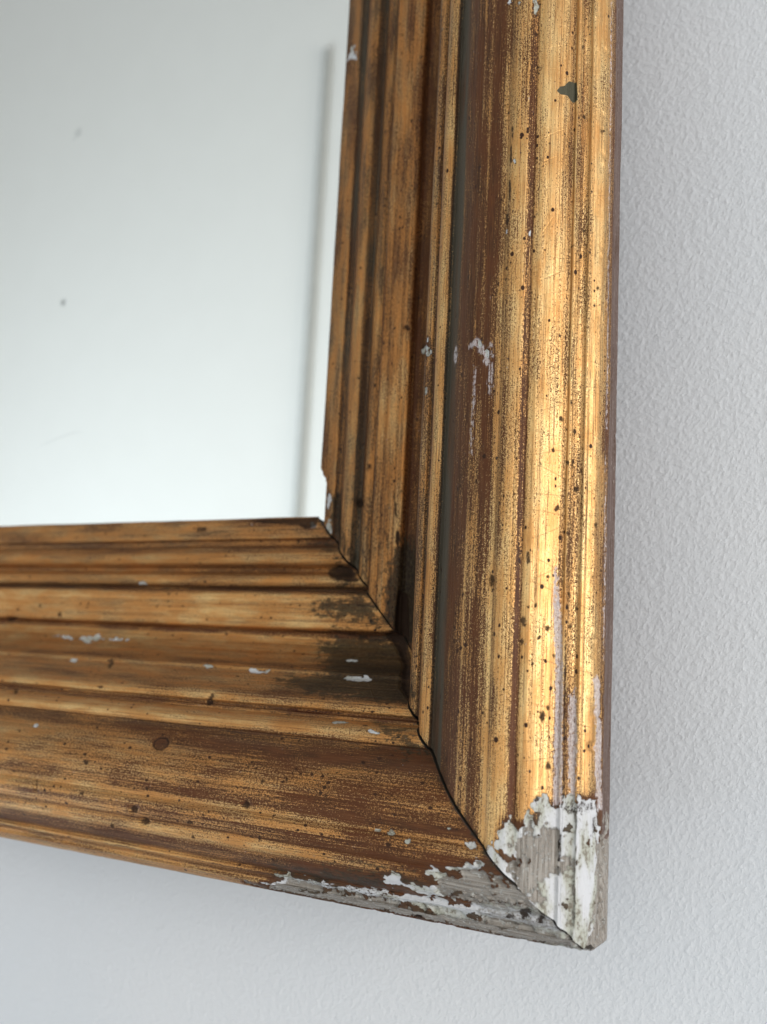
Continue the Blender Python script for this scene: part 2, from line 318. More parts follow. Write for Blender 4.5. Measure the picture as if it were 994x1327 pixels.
  ('grime_shade', 0.86, [145.5,130.8,145.2,130.7,145.2,130.4,145.5,129.9,145.8,129.5,146.1,130.1,146.1,130.4,146.1,130.7]),
  ('grime_shade', 0.86, [176.1,133.1,175.8,132.9,175.5,132.5,175.5,132.2,175.8,131.9,176.4,132.2,176.7,132.6,176.4,132.9]),
  ('grime_shade', 0.86, [144.6,46.5,144.0,46.2,143.7,45.6,144.3,44.7,144.9,44.3,145.5,44.6,145.5,45.5,145.2,46.2]),
  ('grime_shade', 0.86, [107.7,29.1,107.1,29.0,106.8,28.4,107.1,27.5,107.7,27.2,108.3,27.5,108.6,28.2,108.3,28.8]),
  ('grime_shade', 0.86, [97.5,26.7,96.9,25.4,96.6,23.6,96.9,22.8,97.8,22.5,98.7,22.8,99.3,23.4,99.0,24.6]),
  ('grime_shade', 0.86, [86.7,46.4,84.3,46.2,83.4,45.9,84.3,45.6,86.4,45.3,88.8,45.3,89.7,45.6,88.8,46.1]),
  ('grime_shade', 0.86, [94.8,45.3,93.3,45.3,92.7,45.0,93.3,44.6,94.8,44.4,96.3,44.4,96.9,44.7,96.3,45.2]),
  ('grime_shade', 0.86, [105.0,132.5,104.4,132.3,104.1,132.0,104.4,131.7,104.7,131.6,105.3,131.7,105.6,132.0,105.3,132.3]),
  ('grime_shade', 0.86, [98.1,132.0,97.5,131.9,97.2,131.6,97.5,131.4,98.1,131.3,98.7,131.3,99.3,131.6,99.0,131.9]),
  ('grime_shade', 0.86, [111.0,131.3,110.7,131.1,110.4,130.8,110.7,130.7,111.0,130.5,111.3,130.7,111.6,130.8,111.3,131.1]),
  ('grime_shade', 0.86, [96.3,134.3,96.0,134.1,95.7,133.8,96.0,133.5,96.3,133.4,96.9,133.5,97.2,133.7,96.9,134.1]),
  ('grime_shade', 0.86, [192.6,132.0,192.3,132.0,192.0,131.7,192.0,131.3,192.3,131.1,192.6,131.3,192.9,131.6,192.9,131.9]),
  ('grime_shade', 0.86, [197.7,133.4,197.4,133.2,197.1,133.1,197.4,132.8,197.4,132.5,197.7,132.6,198.0,133.1,198.0,133.2]),
  ('grime_shade', 0.86, [168.6,124.2,168.3,124.1,168.3,123.9,168.3,123.6,168.6,123.5,168.9,123.6,168.9,123.8,168.9,124.1]),
  ('grime_shade', 0.86, [163.2,123.0,162.9,122.9,162.9,122.7,162.9,122.4,163.2,122.3,163.5,122.4,163.5,122.7,163.5,122.9]),
  ('grime_shade', 0.86, [83.4,131.0,83.1,131.0,83.1,130.8,83.1,130.5,83.4,130.4,83.7,130.5,84.0,130.7,83.7,131.0]),
  ('grime_shade', 0.86, [70.8,132.0,70.5,131.9,70.2,131.6,70.5,131.4,70.8,131.3,71.1,131.3,71.4,131.6,71.1,131.9]),
  ('grime_shade', 0.86, [58.2,128.4,57.9,128.3,57.6,128.0,57.9,127.8,58.2,127.7,58.5,127.7,58.5,128.0,58.5,128.3]),
  ('grime_shade', 0.86, [56.4,123.8,56.1,123.6,55.8,123.5,56.1,123.2,56.4,123.2,56.7,123.2,56.7,123.5,56.7,123.6]),
  ('grime_shade', 0.86, [104.1,124.7,104.1,124.7,103.8,124.5,104.1,124.2,104.1,124.2,104.4,124.2,104.4,124.4,104.4,124.7]),
  ('grime_shade', 0.86, [97.5,124.1,97.5,124.1,97.2,123.8,97.5,123.6,97.5,123.6,97.8,123.6,97.8,123.8,97.8,123.9]),
  ('grime_shade', 0.86, [50.1,119.0,49.8,118.8,49.8,118.7,49.8,118.5,49.8,118.5,50.1,118.5,50.4,118.7,50.1,118.8]),
  ('grime_shade', 0.86, [52.8,115.7,52.5,115.5,52.5,115.4,52.5,115.1,52.8,114.9,53.1,115.1,53.4,115.4,53.1,115.5]),
  ('bole', 1, [100.5,130.7,99.6,131.6,99.9,131.9,100.8,131.0]),
  ('bole', 1, [99.9,131.4,94.8,131.6,95.1,132.3,99.9,132.2]),
  ('bole', 1, [94.8,131.7,93.6,133.1,93.9,133.5,95.1,132.2]),
  ('bole', 1, [93.6,133.1,90.0,134.0,90.3,134.6,93.9,133.5]),
  ('bole', 1, [90.3,134.0,89.1,132.9,88.8,133.2,90.0,134.4]),
  ('bole', 1, [89.4,133.1,89.1,131.6,88.5,131.7,88.8,133.1]),
  ('bole', 1, [98.1,130.8,91.5,131.1,91.5,131.6,98.1,131.3]),
  ('bole', 1, [91.5,131.1,86.4,131.1,86.4,131.6,91.5,131.6]),
  ('grime_shade', 0.8, [28.2,128.1,28.5,131.0,28.8,131.0,28.5,128.0]),
  ('grime_shade', 0.8, [28.5,131.1,29.1,131.9,29.4,131.6,28.8,130.8]),
  ('grime_shade', 0.7, [24.0,124.2,27.0,125.1,27.0,124.7,24.0,123.9]),
  ('grime_shade', 0.7, [27.0,125.1,29.1,125.4,29.1,125.1,27.0,124.7]),
  ('grime_shade', 0.8, [63.6,130.7,50.4,130.8,50.4,131.3,63.6,131.1]),
  ('grime_shade', 0.8, [50.4,130.8,30.0,131.1,30.0,131.6,50.4,131.3]),
  ('dirt', 1.6, [65.4,43.4,72.3,42.9,79.5,44.0,86.4,46.1,86.7,49.5,48.0,81.3,60.6,50.0]),
  ('grime_shade', 1.5, [62.4,46.4,68.4,46.5,73.5,47.1,72.3,49.4,60.6,50.7,60.6,49.5]),
  ('dirt', 1.05, [84.3,18.0,90.0,11.3,101.1,8.6,101.1,12.9,87.3,20.6,79.8,28.1,72.3,39.2,77.1,28.2]),
  ('dirt', 0.5, [241.8,44.7,241.5,46.7,183.3,46.5,183.3,45.3]),
 ],
 'bottom': [
  ('wood', 0.9, [84.0,136.8,76.5,136.2,71.1,133.2,65.1,133.2,48.9,133.2,26.7,133.4,9.9,133.4,3.6,133.5,1.8,142.4,0.0,139.8,28.2,139.1,50.7,139.1,75.9,139.1]),
  ('gesso', 0.88, [78.6,136.1,69.9,131.0,65.1,130.7,63.0,133.2,48.9,133.2,26.7,133.4,3.6,133.5,3.0,143.7,11.7,136.1,26.7,135.0,48.9,134.9,65.1,135.0]),
  ('gesso', 1, [41.4,130.7,36.6,127.5,34.2,128.1,29.1,129.5,24.0,129.6,20.1,130.8,21.9,133.7,29.7,134.4,36.6,133.8,42.0,133.5]),
  ('gesso', 0.9, [42.6,124.1,39.9,123.0,38.7,124.5,36.0,124.4,31.5,124.7,30.3,126.6,33.9,127.7,37.5,126.8,40.2,126.8,42.0,125.9]),
  ('gesso', 1, [32.4,121.7,30.9,119.7,29.4,121.4,26.4,119.0,20.7,117.8,17.7,116.3,17.4,117.0,20.7,118.7,27.0,120.6,29.1,122.4,30.0,123.0]),
  ('wood', 1, [30.0,123.0,27.3,120.9,20.7,118.8,17.4,117.2,14.1,121.2,9.3,125.0,16.5,126.5,25.2,127.2,29.7,125.6]),
  ('gesso', 0.72, [26.7,130.7,16.2,125.1,9.3,125.0,3.6,133.5,9.9,133.2,18.0,133.2,24.9,133.2]),
  ('gesso', 0.6, [72.9,131.7,64.2,130.1,50.1,129.9,40.5,130.1,26.7,133.1,28.5,134.0,48.9,133.5,65.1,133.5]),
  ('gesso', 0.74, [20.7,114.3,21.3,114.9,22.2,114.9,23.4,114.2,23.4,113.3,22.5,112.7,21.6,112.8,20.7,113.4]),
  ('gesso', 0.74, [39.6,113.7,39.9,114.2,40.8,114.3,42.0,114.2,42.3,113.6,42.0,113.1,40.8,113.0,39.9,113.1]),
  ('gesso', 0.74, [42.9,113.4,43.2,113.7,43.8,113.9,44.7,113.9,45.0,113.7,44.7,113.4,43.8,113.1,43.2,113.1]),
  ('gesso', 0.74, [26.7,111.0,27.0,111.3,27.6,111.5,28.5,111.3,28.5,111.0,28.2,110.6,27.6,110.6,26.7,110.7]),
  ('gesso', 0.74, [49.8,90.8,50.4,91.1,51.3,90.9,52.2,90.5,52.5,89.7,51.9,89.4,51.0,89.6,50.1,90.2]),
  ('gesso', 0.74, [62.4,68.1,63.0,69.0,65.4,69.5,68.4,69.0,69.9,68.4,69.3,67.4,66.6,67.1,63.9,67.2]),
  ('gesso', 0.74, [93.6,67.4,93.9,68.4,96.0,68.9,98.7,68.3,100.2,67.4,99.3,66.9,97.2,66.6,94.8,66.9]),
  ('gesso', 0.74, [152.7,53.9,157.5,54.8,170.4,55.2,184.8,54.6,191.4,53.9,186.3,52.8,172.8,52.2,158.7,53.0]),
  ('gesso', 0.74, [162.6,68.6,162.6,69.6,163.8,69.8,166.2,68.6,167.7,67.1,167.1,66.6,165.6,66.6,164.4,67.1]),
  ('gesso', 0.74, [154.2,29.7,155.1,30.0,157.2,30.5,158.7,30.0,159.3,29.7,158.4,29.1,156.6,29.0,154.8,29.1]),
  ('gesso', 0.74, [111.9,66.9,112.5,67.4,114.3,67.5,116.4,67.4,117.3,66.9,116.7,66.6,114.9,66.5,112.8,66.6]),
  ('gesso', 0.74, [94.5,7.7,95.1,8.3,96.3,8.3,97.8,7.5,98.1,6.5,97.5,5.9,96.0,6.0,94.8,6.8]),
  ('gesso', 0.74, [116.7,6.6,117.0,7.4,117.6,7.7,118.5,7.4,119.1,6.6,119.1,5.9,118.2,5.6,117.3,5.9]),
  ('gesso', 0.74, [41.4,98.1,41.4,98.6,41.7,98.9,42.0,98.9,42.3,98.4,42.3,98.0,42.0,97.7,41.7,97.8]),
  ('gesso', 0.74, [155.4,99.2,155.7,99.5,156.9,99.3,158.1,98.9,158.7,98.3,158.4,97.8,157.2,98.0,156.0,98.6]),
  ('gesso', 0.74, [71.7,57.9,72.0,58.5,73.2,58.7,74.7,58.4,75.3,58.1,75.3,57.3,73.8,57.3,72.6,57.3]),
  ('gesso', 0.74, [59.4,87.9,59.7,88.4,60.9,88.8,62.7,88.5,63.3,88.4,63.3,87.5,61.8,87.3,60.3,87.5]),
  ('gesso', 0.74, [36.0,114.9,36.0,115.2,36.6,115.4,36.9,115.4,37.2,115.1,37.2,114.6,36.9,114.5,36.3,114.6]),
  ('gesso', 0.6, [29.7,115.7,30.0,116.0,30.6,116.1,31.2,116.0,31.5,115.7,31.2,115.4,30.6,115.2,30.0,115.4]),
  ('gesso', 0.6, [32.4,117.9,32.7,118.2,33.3,118.4,33.9,118.2,33.9,117.9,33.6,117.6,33.0,117.5,32.7,117.6]),
  ('grime_shade', 1.6, [119.7,5.0,94.8,4.8,95.1,7.4,98.1,8.3,101.4,6.8,114.0,6.2]),  # black along the chipped sight edge: shadow in the chips, painted in
  ('nail', 1, [108.3,99.2,107.7,100.7,108.6,101.9,110.4,102.0,112.2,101.1,112.8,99.6,111.9,98.4,109.8,98.4]),
  ('grime_shade', 1, [101.7,82.7,102.0,85.1,102.3,85.4,103.8,83.7,102.9,82.4,102.6,81.2,102.0,80.9,101.4,81.5]),
  ('grime_shade', 0.8, [147.6,69.2,146.4,71.3,147.0,71.7,148.8,70.5,150.9,68.1,150.9,66.6,150.3,66.3,149.1,66.9]),
  ('grime_shade', 0.7, [146.4,114.9,146.1,116.3,146.4,116.9,147.0,116.4,147.3,115.1,148.5,113.6,147.9,113.0,147.6,113.4]),
  ('grime_shade', 0.9, [134.7,7.8,135.0,8.6,136.8,8.7,138.6,8.4,139.5,7.7,139.2,6.9,137.4,6.8,135.6,7.1]),
  ('grime_shade', 0.95, [130.5,107.7,130.5,108.2,131.1,108.3,132.0,108.2,132.3,107.9,132.3,107.4,131.7,107.1,130.8,107.3]),
  ('grime_shade', 0.95, [132.0,105.6,132.0,105.9,132.3,106.1,132.9,106.1,133.2,105.8,133.2,105.5,132.9,105.3,132.3,105.3]),
  ('grime_shade', 0.95, [160.8,107.0,161.1,107.3,161.4,107.4,162.0,107.4,162.3,107.0,162.3,106.7,161.7,106.5,161.4,106.5]),
  ('grime_shade', 0.95, [159.9,101.4,159.9,101.7,159.9,102.0,160.5,101.9,160.8,101.6,161.1,101.1,160.8,101.0,160.2,101.1]),
  ('grime_shade', 0.95, [108.9,111.9,108.9,112.2,109.2,112.4,109.8,112.4,110.1,112.1,109.8,111.6,109.5,111.5,109.2,111.6]),
  ('grime_shade', 0.95, [109.5,110.0,109.8,110.3,110.1,110.4,110.4,110.3,110.7,110.1,110.7,109.8,110.1,109.7,109.8,109.7]),
  ('grime_shade', 0.95, [129.3,115.5,129.6,115.8,129.9,116.0,130.5,115.8,130.8,115.7,130.8,115.4,130.2,115.2,129.6,115.2]),
  ('grime_shade', 0.95, [111.0,117.3,111.6,118.1,112.5,118.5,113.4,118.4,113.7,117.6,113.1,116.9,112.2,116.6,111.3,116.7]),
  ('grime_shade', 0.95, [93.9,118.2,94.2,118.7,95.1,119.1,95.7,119.0,95.7,118.4,95.4,117.8,94.8,117.6,94.2,117.8]),
  ('grime_shade', 0.95, [108.3,120.8,108.6,121.2,109.8,121.5,110.7,121.5,111.3,121.1,111.0,120.5,109.2,119.4,108.3,119.6]),
  ('grime_shade', 0.95, [78.0,112.2,78.3,113.0,79.2,113.4,79.8,113.1,80.4,112.5,80.1,111.8,79.5,111.3,78.6,111.5]),
  ('grime_shade', 0.95, [57.6,108.0,57.6,108.3,57.9,108.5,58.2,108.3,58.5,108.2,58.5,107.9,58.2,107.7,57.6,107.9]),
  ('grime_shade', 0.95, [75.0,106.5,75.0,107.0,75.6,107.1,75.9,107.0,76.2,106.7,76.2,106.2,75.9,106.1,75.3,106.2]),
  ('grime_shade', 0.95, [68.7,105.5,68.7,105.8,69.0,105.9,69.3,105.9,69.6,105.6,69.6,105.2,69.3,105.0,69.0,105.2]),
  ('grime_shade', 0.95, [51.0,99.0,51.0,99.5,51.3,99.8,51.9,99.6,52.2,99.2,52.2,98.7,51.9,98.6,51.6,98.6]),
  ('grime_shade', 0.95, [184.5,44.9,184.5,45.3,185.4,45.6,186.0,45.3,186.6,44.9,186.3,44.3,185.7,44.1,184.8,44.3]),
  ('grime_shade', 0.95, [194.4,42.3,194.4,42.6,195.0,42.8,195.6,42.6,195.9,42.3,195.9,41.9,195.3,41.7,194.7,41.9]),
  ('grime_shade', 0.95, [205.5,47.1,207.9,48.5,210.0,49.2,212.1,49.1,211.2,47.3,209.4,46.4,207.6,46.2,205.8,46.4]),
  ('grime_shade', 0.95, [120.0,123.2,120.3,123.6,121.2,124.1,121.5,123.8,121.5,123.3,121.2,122.9,120.6,122.6,120.0,122.7]),
  ('grime_shade', 0.95, [93.9,122.4,93.9,122.7,94.5,123.0,95.1,123.0,95.1,122.6,95.1,122.3,94.5,122.0,93.9,122.1]),
  ('grime_shade', 0.95, [74.4,119.7,74.7,120.9,75.0,121.1,75.3,120.9,75.3,119.9,74.7,119.0,74.4,118.7,74.1,118.8]),
  ('grime_shade', 0.95, [67.5,102.6,67.2,103.1,67.5,103.2,67.8,103.1,68.1,102.8,68.1,102.3,68.1,102.0,67.8,102.2]),
  ('grime_shade', 0.95, [171.0,87.3,169.8,88.5,170.1,88.8,171.0,88.7,172.5,87.6,174.0,85.7,173.4,85.5,172.8,85.7]),
  ('grime_shade', 0.95, [139.8,81.8,140.1,82.1,140.7,82.2,141.6,82.2,142.2,81.9,141.9,81.6,141.0,81.5,140.4,81.5]),
  ('grime_shade', 0.95, [10.5,127.8,11.4,129.3,12.6,130.1,13.5,130.1,13.8,129.0,12.9,127.5,11.7,126.8,10.5,126.6]),
  ('grime_shade', 0.95, [14.7,130.2,14.7,130.7,15.6,130.8,16.5,131.0,16.8,130.5,16.5,130.1,15.9,129.8,15.0,129.8]),
  ('grime_shade', 0.95, [8.4,129.3,8.7,130.1,9.3,130.4,9.6,130.4,10.2,129.9,9.6,128.9,9.0,128.6,8.4,128.6]),
  ('grime_shade', 0.95, [37.5,138.6,38.1,139.2,39.3,139.5,40.2,139.4,40.8,139.4,39.9,138.3,38.4,137.1,37.2,137.3]),
  ('bole', 1, [65.1,83.1,66.9,84.5,71.1,85.1,75.9,85.1,78.6,83.6,76.2,82.7,71.4,82.5,66.9,82.7]),
  ('bole', 1, [126.6,106.7,127.2,107.3,129.0,107.7,130.8,107.7,131.7,107.3,131.4,106.7,129.6,106.2,127.5,106.2]),
  ('grime_shade', 1.4, [88.8,24.5,84.3,22.2,81.3,23.7,77.7,27.9,81.3,27.9,86.1,27.0]),
  ('grime_shade', 1.5, [66.3,48.3,62.7,46.1,61.2,48.9,57.9,54.5,46.8,76.8,51.9,71.3,57.6,58.4,62.4,52.1]),
  ('dirt', 1.15, [89.1,41.1,87.9,37.8,72.6,35.1,61.8,47.4,65.4,45.2,82.2,44.4]),
  ('dirt', 1.5, [87.6,52.1,78.3,50.0,60.9,49.2,45.6,79.2,56.7,78.2,75.0,76.8,87.6,71.9,76.2,67.1,82.5,56.9]),
  ('dirt', 0.8, [91.2,66.3,71.7,66.8,51.9,67.2,45.6,79.2,64.5,79.4,85.8,78.2]),
  ('dirt', 0.95, [96.9,12.3,88.5,12.5,77.4,26.3,75.9,31.5,84.0,30.8,86.4,19.1]),
  ('dirt', 0.8, [54.3,85.1,42.0,86.3,37.2,92.3,35.1,96.3,42.6,97.4,50.4,93.0]),
  ('dirt', 0.9, [78.3,127.8,45.9,122.6,31.2,122.7,44.1,130.7,60.6,132.2,74.7,131.3]),
  ('grime_shade', 0.8, [95.7,48.2,83.1,48.3,82.5,47.3,95.1,47.3]),
  ('grime_shade', 0.8, [83.1,48.2,71.7,50.0,71.7,49.5,82.2,47.1]),
  ('grime_shade', 0.8, [71.7,50.0,63.9,51.0,63.9,50.6,71.7,49.5]),
 ],
}

MIRROR_SPOTS = [(-0.2097, 0.175, 0.0016, 0.55), (-0.2108, 0.24, 0.0022, 0.22), (-0.2125, 0.2379, 0.001, 0.1), (-0.1593, 0.2079, 0.0006, 0.05)]
SCR = (-0.1965, 0.1268)

def vnoise(x, y, seed):
    """smooth value noise on arrays, -1..1"""
    r = np.random.default_rng(seed).uniform(-1, 1, (97, 89))
    x0 = np.floor(x).astype(int); y0 = np.floor(y).astype(int)
    fx = x - x0; fy = y - y0; fx = fx * fx * (3 - 2 * fx); fy = fy * fy * (3 - 2 * fy)
    q = lambda i, j: r[(x0 + i) % 97, (y0 + j) % 89]
    return (q(0, 0) * (1 - fx) + q(1, 0) * fx) * (1 - fy) + (q(0, 1) * (1 - fx) + q(1, 1) * fx) * fy

def poly_mask(A, T, pts, soft):
    """1 inside the polygon, falling to 0 over `soft` mm"""
    xy = np.array(pts, float).reshape(-1, 2)
    lo = xy.min(0) - 2 * soft; hi = xy.max(0) + 2 * soft
    out = np.zeros(A.shape)
    sel = (A > lo[0]) & (A < hi[0]) & (T > lo[1]) & (T < hi[1])
    if not sel.any(): return out
    a = A[sel]; t = T[sel]
    inside = np.zeros(a.shape, bool); dist = np.full(a.shape, 1e9)
    for (x0, y0), (x1, y1) in zip(xy, np.roll(xy, -1, 0)):
        if y0 != y1:
            c = ((y0 > t) != (y1 > t)) & (a < (x1 - x0) * (t - y0) / (y1 - y0) + x0)
            inside ^= c
        ex, ey = x1 - x0, y1 - y0; L = ex * ex + ey * ey + 1e-9
        k = np.clip(((a - x0) * ex + (t - y0) * ey) / L, 0, 1)
        dist = np.minimum(dist, np.hypot(a - x0 - k * ex, t - y0 - k * ey))
    sd = np.where(inside, dist, -dist)
    out[sel] = np.clip(.5 + sd / (2 * soft), 0, 1)
    return out

GOLD = {  # leaf cover across the profile; lowered in grooves for dirt and painted-in shade
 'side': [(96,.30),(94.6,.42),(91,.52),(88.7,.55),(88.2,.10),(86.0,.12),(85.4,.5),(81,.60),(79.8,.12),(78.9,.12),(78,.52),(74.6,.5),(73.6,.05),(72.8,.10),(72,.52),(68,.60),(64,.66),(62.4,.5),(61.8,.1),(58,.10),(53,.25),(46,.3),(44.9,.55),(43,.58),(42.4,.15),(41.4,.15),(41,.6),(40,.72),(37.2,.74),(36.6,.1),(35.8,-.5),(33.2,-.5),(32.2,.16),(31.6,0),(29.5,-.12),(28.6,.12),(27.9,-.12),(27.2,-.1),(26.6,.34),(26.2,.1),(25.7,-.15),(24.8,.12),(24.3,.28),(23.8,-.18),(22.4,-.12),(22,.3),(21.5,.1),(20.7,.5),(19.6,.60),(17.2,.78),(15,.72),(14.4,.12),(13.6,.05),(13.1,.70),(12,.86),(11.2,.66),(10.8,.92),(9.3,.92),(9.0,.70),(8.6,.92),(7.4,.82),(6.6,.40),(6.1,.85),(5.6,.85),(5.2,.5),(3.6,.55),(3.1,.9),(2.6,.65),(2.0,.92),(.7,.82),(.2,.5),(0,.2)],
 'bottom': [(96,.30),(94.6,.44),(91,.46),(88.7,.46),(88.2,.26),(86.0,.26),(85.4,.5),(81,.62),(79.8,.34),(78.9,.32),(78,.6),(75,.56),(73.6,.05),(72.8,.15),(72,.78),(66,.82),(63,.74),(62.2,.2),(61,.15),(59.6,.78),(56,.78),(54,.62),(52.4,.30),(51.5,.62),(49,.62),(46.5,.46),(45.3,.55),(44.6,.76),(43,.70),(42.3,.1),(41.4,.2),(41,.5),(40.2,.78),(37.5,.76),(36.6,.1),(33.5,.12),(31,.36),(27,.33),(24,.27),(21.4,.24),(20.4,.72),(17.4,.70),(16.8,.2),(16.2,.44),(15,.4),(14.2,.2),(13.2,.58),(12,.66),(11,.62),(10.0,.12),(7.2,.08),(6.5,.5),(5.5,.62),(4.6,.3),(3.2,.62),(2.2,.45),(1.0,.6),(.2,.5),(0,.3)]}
TONE = {  # dark lines in the grooves: dirt, deepened with painted shade for contrast
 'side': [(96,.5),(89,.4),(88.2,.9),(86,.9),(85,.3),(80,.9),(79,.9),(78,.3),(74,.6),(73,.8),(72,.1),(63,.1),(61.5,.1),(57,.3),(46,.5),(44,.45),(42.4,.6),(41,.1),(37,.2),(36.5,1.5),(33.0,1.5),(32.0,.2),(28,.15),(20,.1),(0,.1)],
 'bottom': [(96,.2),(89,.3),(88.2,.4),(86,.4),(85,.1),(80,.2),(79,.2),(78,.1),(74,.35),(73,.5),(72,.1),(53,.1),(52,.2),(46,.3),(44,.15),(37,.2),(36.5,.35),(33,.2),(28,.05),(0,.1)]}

P_MM, T_MM = dense(.34, .16)

def axis_positions(L):
    """sample distances along a rail: fine by the corner the photo shows, coarse far off"""
    a = [0.0]
    while a[-1] < L:
        x = a[-1]; a.append(x + (.34 if x < 120 else .42 if x < 330 else 14.0))
    a[-1] = L
    return np.array(a)

def rail_piece(name, which, place, seg, L, W, parent, detail=True):
    """one length of moulding between profile indices seg, mitred at both ends; place maps (a,u,d) to x,y,z in mm"""
    i0, i1 = seg
    U = P_MM[i0:i1, 0]; D = P_MM[i0:i1, 1]; T = T_MM[i0:i1]
    tan = np.stack([np.gradient(U), np.gradient(D)], 1); tan /= np.linalg.norm(tan, axis=1)[:, None]
    nu, nd = tan[:, 1], -tan[:, 0]                      # outward normal of the profile
    base = axis_positions(L) if detail else np.linspace(0, L, 24)
    n, m = len(base), len(U)
    GAP = .30
    s = base / L                                        # squeeze the samples between the two mitres
    gap = GAP + .22 * np.clip(1 - np.abs(U - 32) / 18, 0, 1) + .10 * vnoise(U / 3.0, U * 0 + 2.3, 61)
    lo = U + gap; hi = L - U - GAP
    near = np.clip((260 - base) / 260, 0, 1)[:, None]
    A = base[:, None] + near * lo[None, :]
    A = np.where(base[:, None] > L * .5, lo[None, :] + (base[:, None] / L) * (hi - lo)[None, :], A)
    A[-1] = hi
    A = np.maximum.accumulate(A, 0)
    Ug = np.repeat(U[None], n, 0); Dg = np.repeat(D[None], n, 0); Tg = np.repeat(T[None], n, 0)
    ch = {k: np.zeros(A.shape) for k in ('gold', 'gesso', 'wood', 'grime_shade', 'dirt', 'bole', 'olive', 'tone', 'side', 'warm', 'pale')}
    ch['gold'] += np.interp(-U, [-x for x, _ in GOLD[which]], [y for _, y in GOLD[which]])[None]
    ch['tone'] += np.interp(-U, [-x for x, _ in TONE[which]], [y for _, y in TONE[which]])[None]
    ch['side'] += ((T > 142.97)[None]).astype(float)
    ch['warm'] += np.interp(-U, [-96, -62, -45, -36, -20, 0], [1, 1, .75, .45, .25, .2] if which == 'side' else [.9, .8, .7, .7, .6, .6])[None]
    off = np.zeros(A.shape)
    off += .09 * vnoise(A / 23, Tg / 5, 3) + .05 * vnoise(A / 7, Tg / 2.2, 5)        # hand-worked unevenness
    off += .065 * vnoise(A / 90, Tg / .85, 8)                                          # scraper lines along the rail
    FB = (vnoise(A / 2.6, Tg / 1.9, 81) + .6 * vnoise(A / 1.2, Tg / .9, 82) + .4 * vnoise(A / .6, Tg / .5, 83)) * .8
    if detail:
        for c, v, pts in MARKS[which]:
            if c == 'nail':
                mk = poly_mask(A, Tg, pts, .5)
                ring = np.clip(1 - np.abs(mk - .55) * 3.2, 0, 1)
                ch['grime_shade'] = np.maximum(ch['grime_shade'], ring * 1.3)
                ch['gold'] -= mk * .6; off -= .55 * mk; continue
            soft = {'dirt': 4.2, 'gesso': .34, 'wood': .4, 'grime_shade': .22, 'bole': .2, 'olive': .25, 'pale': .5}[c]
            xy = np.array(pts).reshape(-1, 2); ext = xy.max(0) - xy.min(0)
            if c in ('gesso', 'wood'): soft = float(np.clip(.40 * min(ext), .3, 1.8))
            if c == 'grime_shade': soft = float(np.clip(.36 * min(ext), .22, .7))
            mk = poly_mask(A, Tg, pts, soft)
            if c in ('gesso', 'wood'):
                if min(ext) > 4: ch['gold'] -= 1.5 * mk; ch['tone'] = np.maximum(ch['tone'], .8 * mk)
                mk = np.clip((mk + FB * .62 * (mk > 0) - (.36 if min(ext) > 4 else .58)) / .22, 0, 1)
            mk = mk * v
            ch[c] = np.maximum(ch[c], mk)
            if c == 'wood': ch['gesso'] *= (1 - .0 * mk); off -= mk * (.62 + .16 * vnoise(A / 26, Tg / .55, 71))
            if c == 'gesso':
                off -= .26 * mk
                if min(ext) > 4: off += mk * .14 * FB
            if c == 'grime_shade' and min(ext) > 1.6: off -= .5 * mk
        # later gesso marks lie over bare wood
        if which == 'bottom':
            for c, v, pts in MARKS[which]:
                if c == 'gesso' and v >= .9: ch['wood'] *= 1 - poly_mask(A, Tg, pts, .4)
        if which == 'side':
            ch['gold'] += np.where((Ug < 28) & (Ug > 19.5), .24 * np.clip((125 - A) / 60, 0, 1), 0)
            ch['gold'] -= np.where((Ug < 20) & (Ug > 14.5), .25 * np.clip((A - 150) / 80, 0, 1), 0)
            ch['gold'] -= np.where((Ug > 63) & (Ug < 95), .16 * np.clip((A - 150) / 90, 0, 1), 0)
            ch['tone'] *= np.where((Ug > 63) & (Ug < 72), 1, 1)
            ch['dirt'] = np.maximum(ch['dirt'], np.where(Ug > 61, .42 * np.clip((125 - A) / 40, 0, 1), 0))
        else:
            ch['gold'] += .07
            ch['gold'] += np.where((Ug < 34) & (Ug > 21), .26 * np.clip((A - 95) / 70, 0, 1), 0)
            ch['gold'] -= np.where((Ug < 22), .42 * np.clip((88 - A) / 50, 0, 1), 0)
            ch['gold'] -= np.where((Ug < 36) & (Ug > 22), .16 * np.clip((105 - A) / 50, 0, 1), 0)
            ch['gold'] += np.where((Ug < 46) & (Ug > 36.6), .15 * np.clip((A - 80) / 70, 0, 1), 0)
        # the mitre itself holds dirt
        mit = np.clip(1 - (A - Ug) / 2.2, 0, 1)
        if which == 'side': mit = mit * (Ug > 18)
        ch['dirt'] = np.maximum(ch['dirt'], mit * .75)
        # worn, rounded-off outer corner and nicked arrises
        off -= (.25 + .5 * np.clip((70 - A) / 40, 0, 1)) * np.clip(vnoise(A / 3.1, Tg / 3, 31) + .4 * vnoise(A / 1.1, Tg / 1, 33) - .42, 0, 1) * np.interp(Ug, [0, .8, 1.8], [1, 1, 0])
        if which == 'side':
            ch['gesso'] = np.maximum(ch['gesso'], np.clip((19.3 - Ug) / 2, 0, 1) * np.clip((22.5 - A) / 2.5, 0, 1) * np.clip((3.5 - (A - Ug)) / 1.5, 0, 1))
        else:
            ch['gesso'] = np.maximum(ch['gesso'], .8 * np.clip((6.4 - Ug) / 1.5, 0, 1) * np.clip((14 - A) / 4, 0, 1))
            ch['wood'] = np.maximum(ch['wood'], .5 * np.clip((13 - Ug) / 1.5, 0, 1) * np.clip((26 - A) / 4, 0, 1))
        if which == 'side':
            ch['wood'] = np.maximum(ch['wood'], .85 * (Tg > 142.97 - 1.5) * np.clip((26 + 5 * FB - A) / 3, 0, 1))
        wob = vnoise(A / 21, Tg / 2.1, 41)
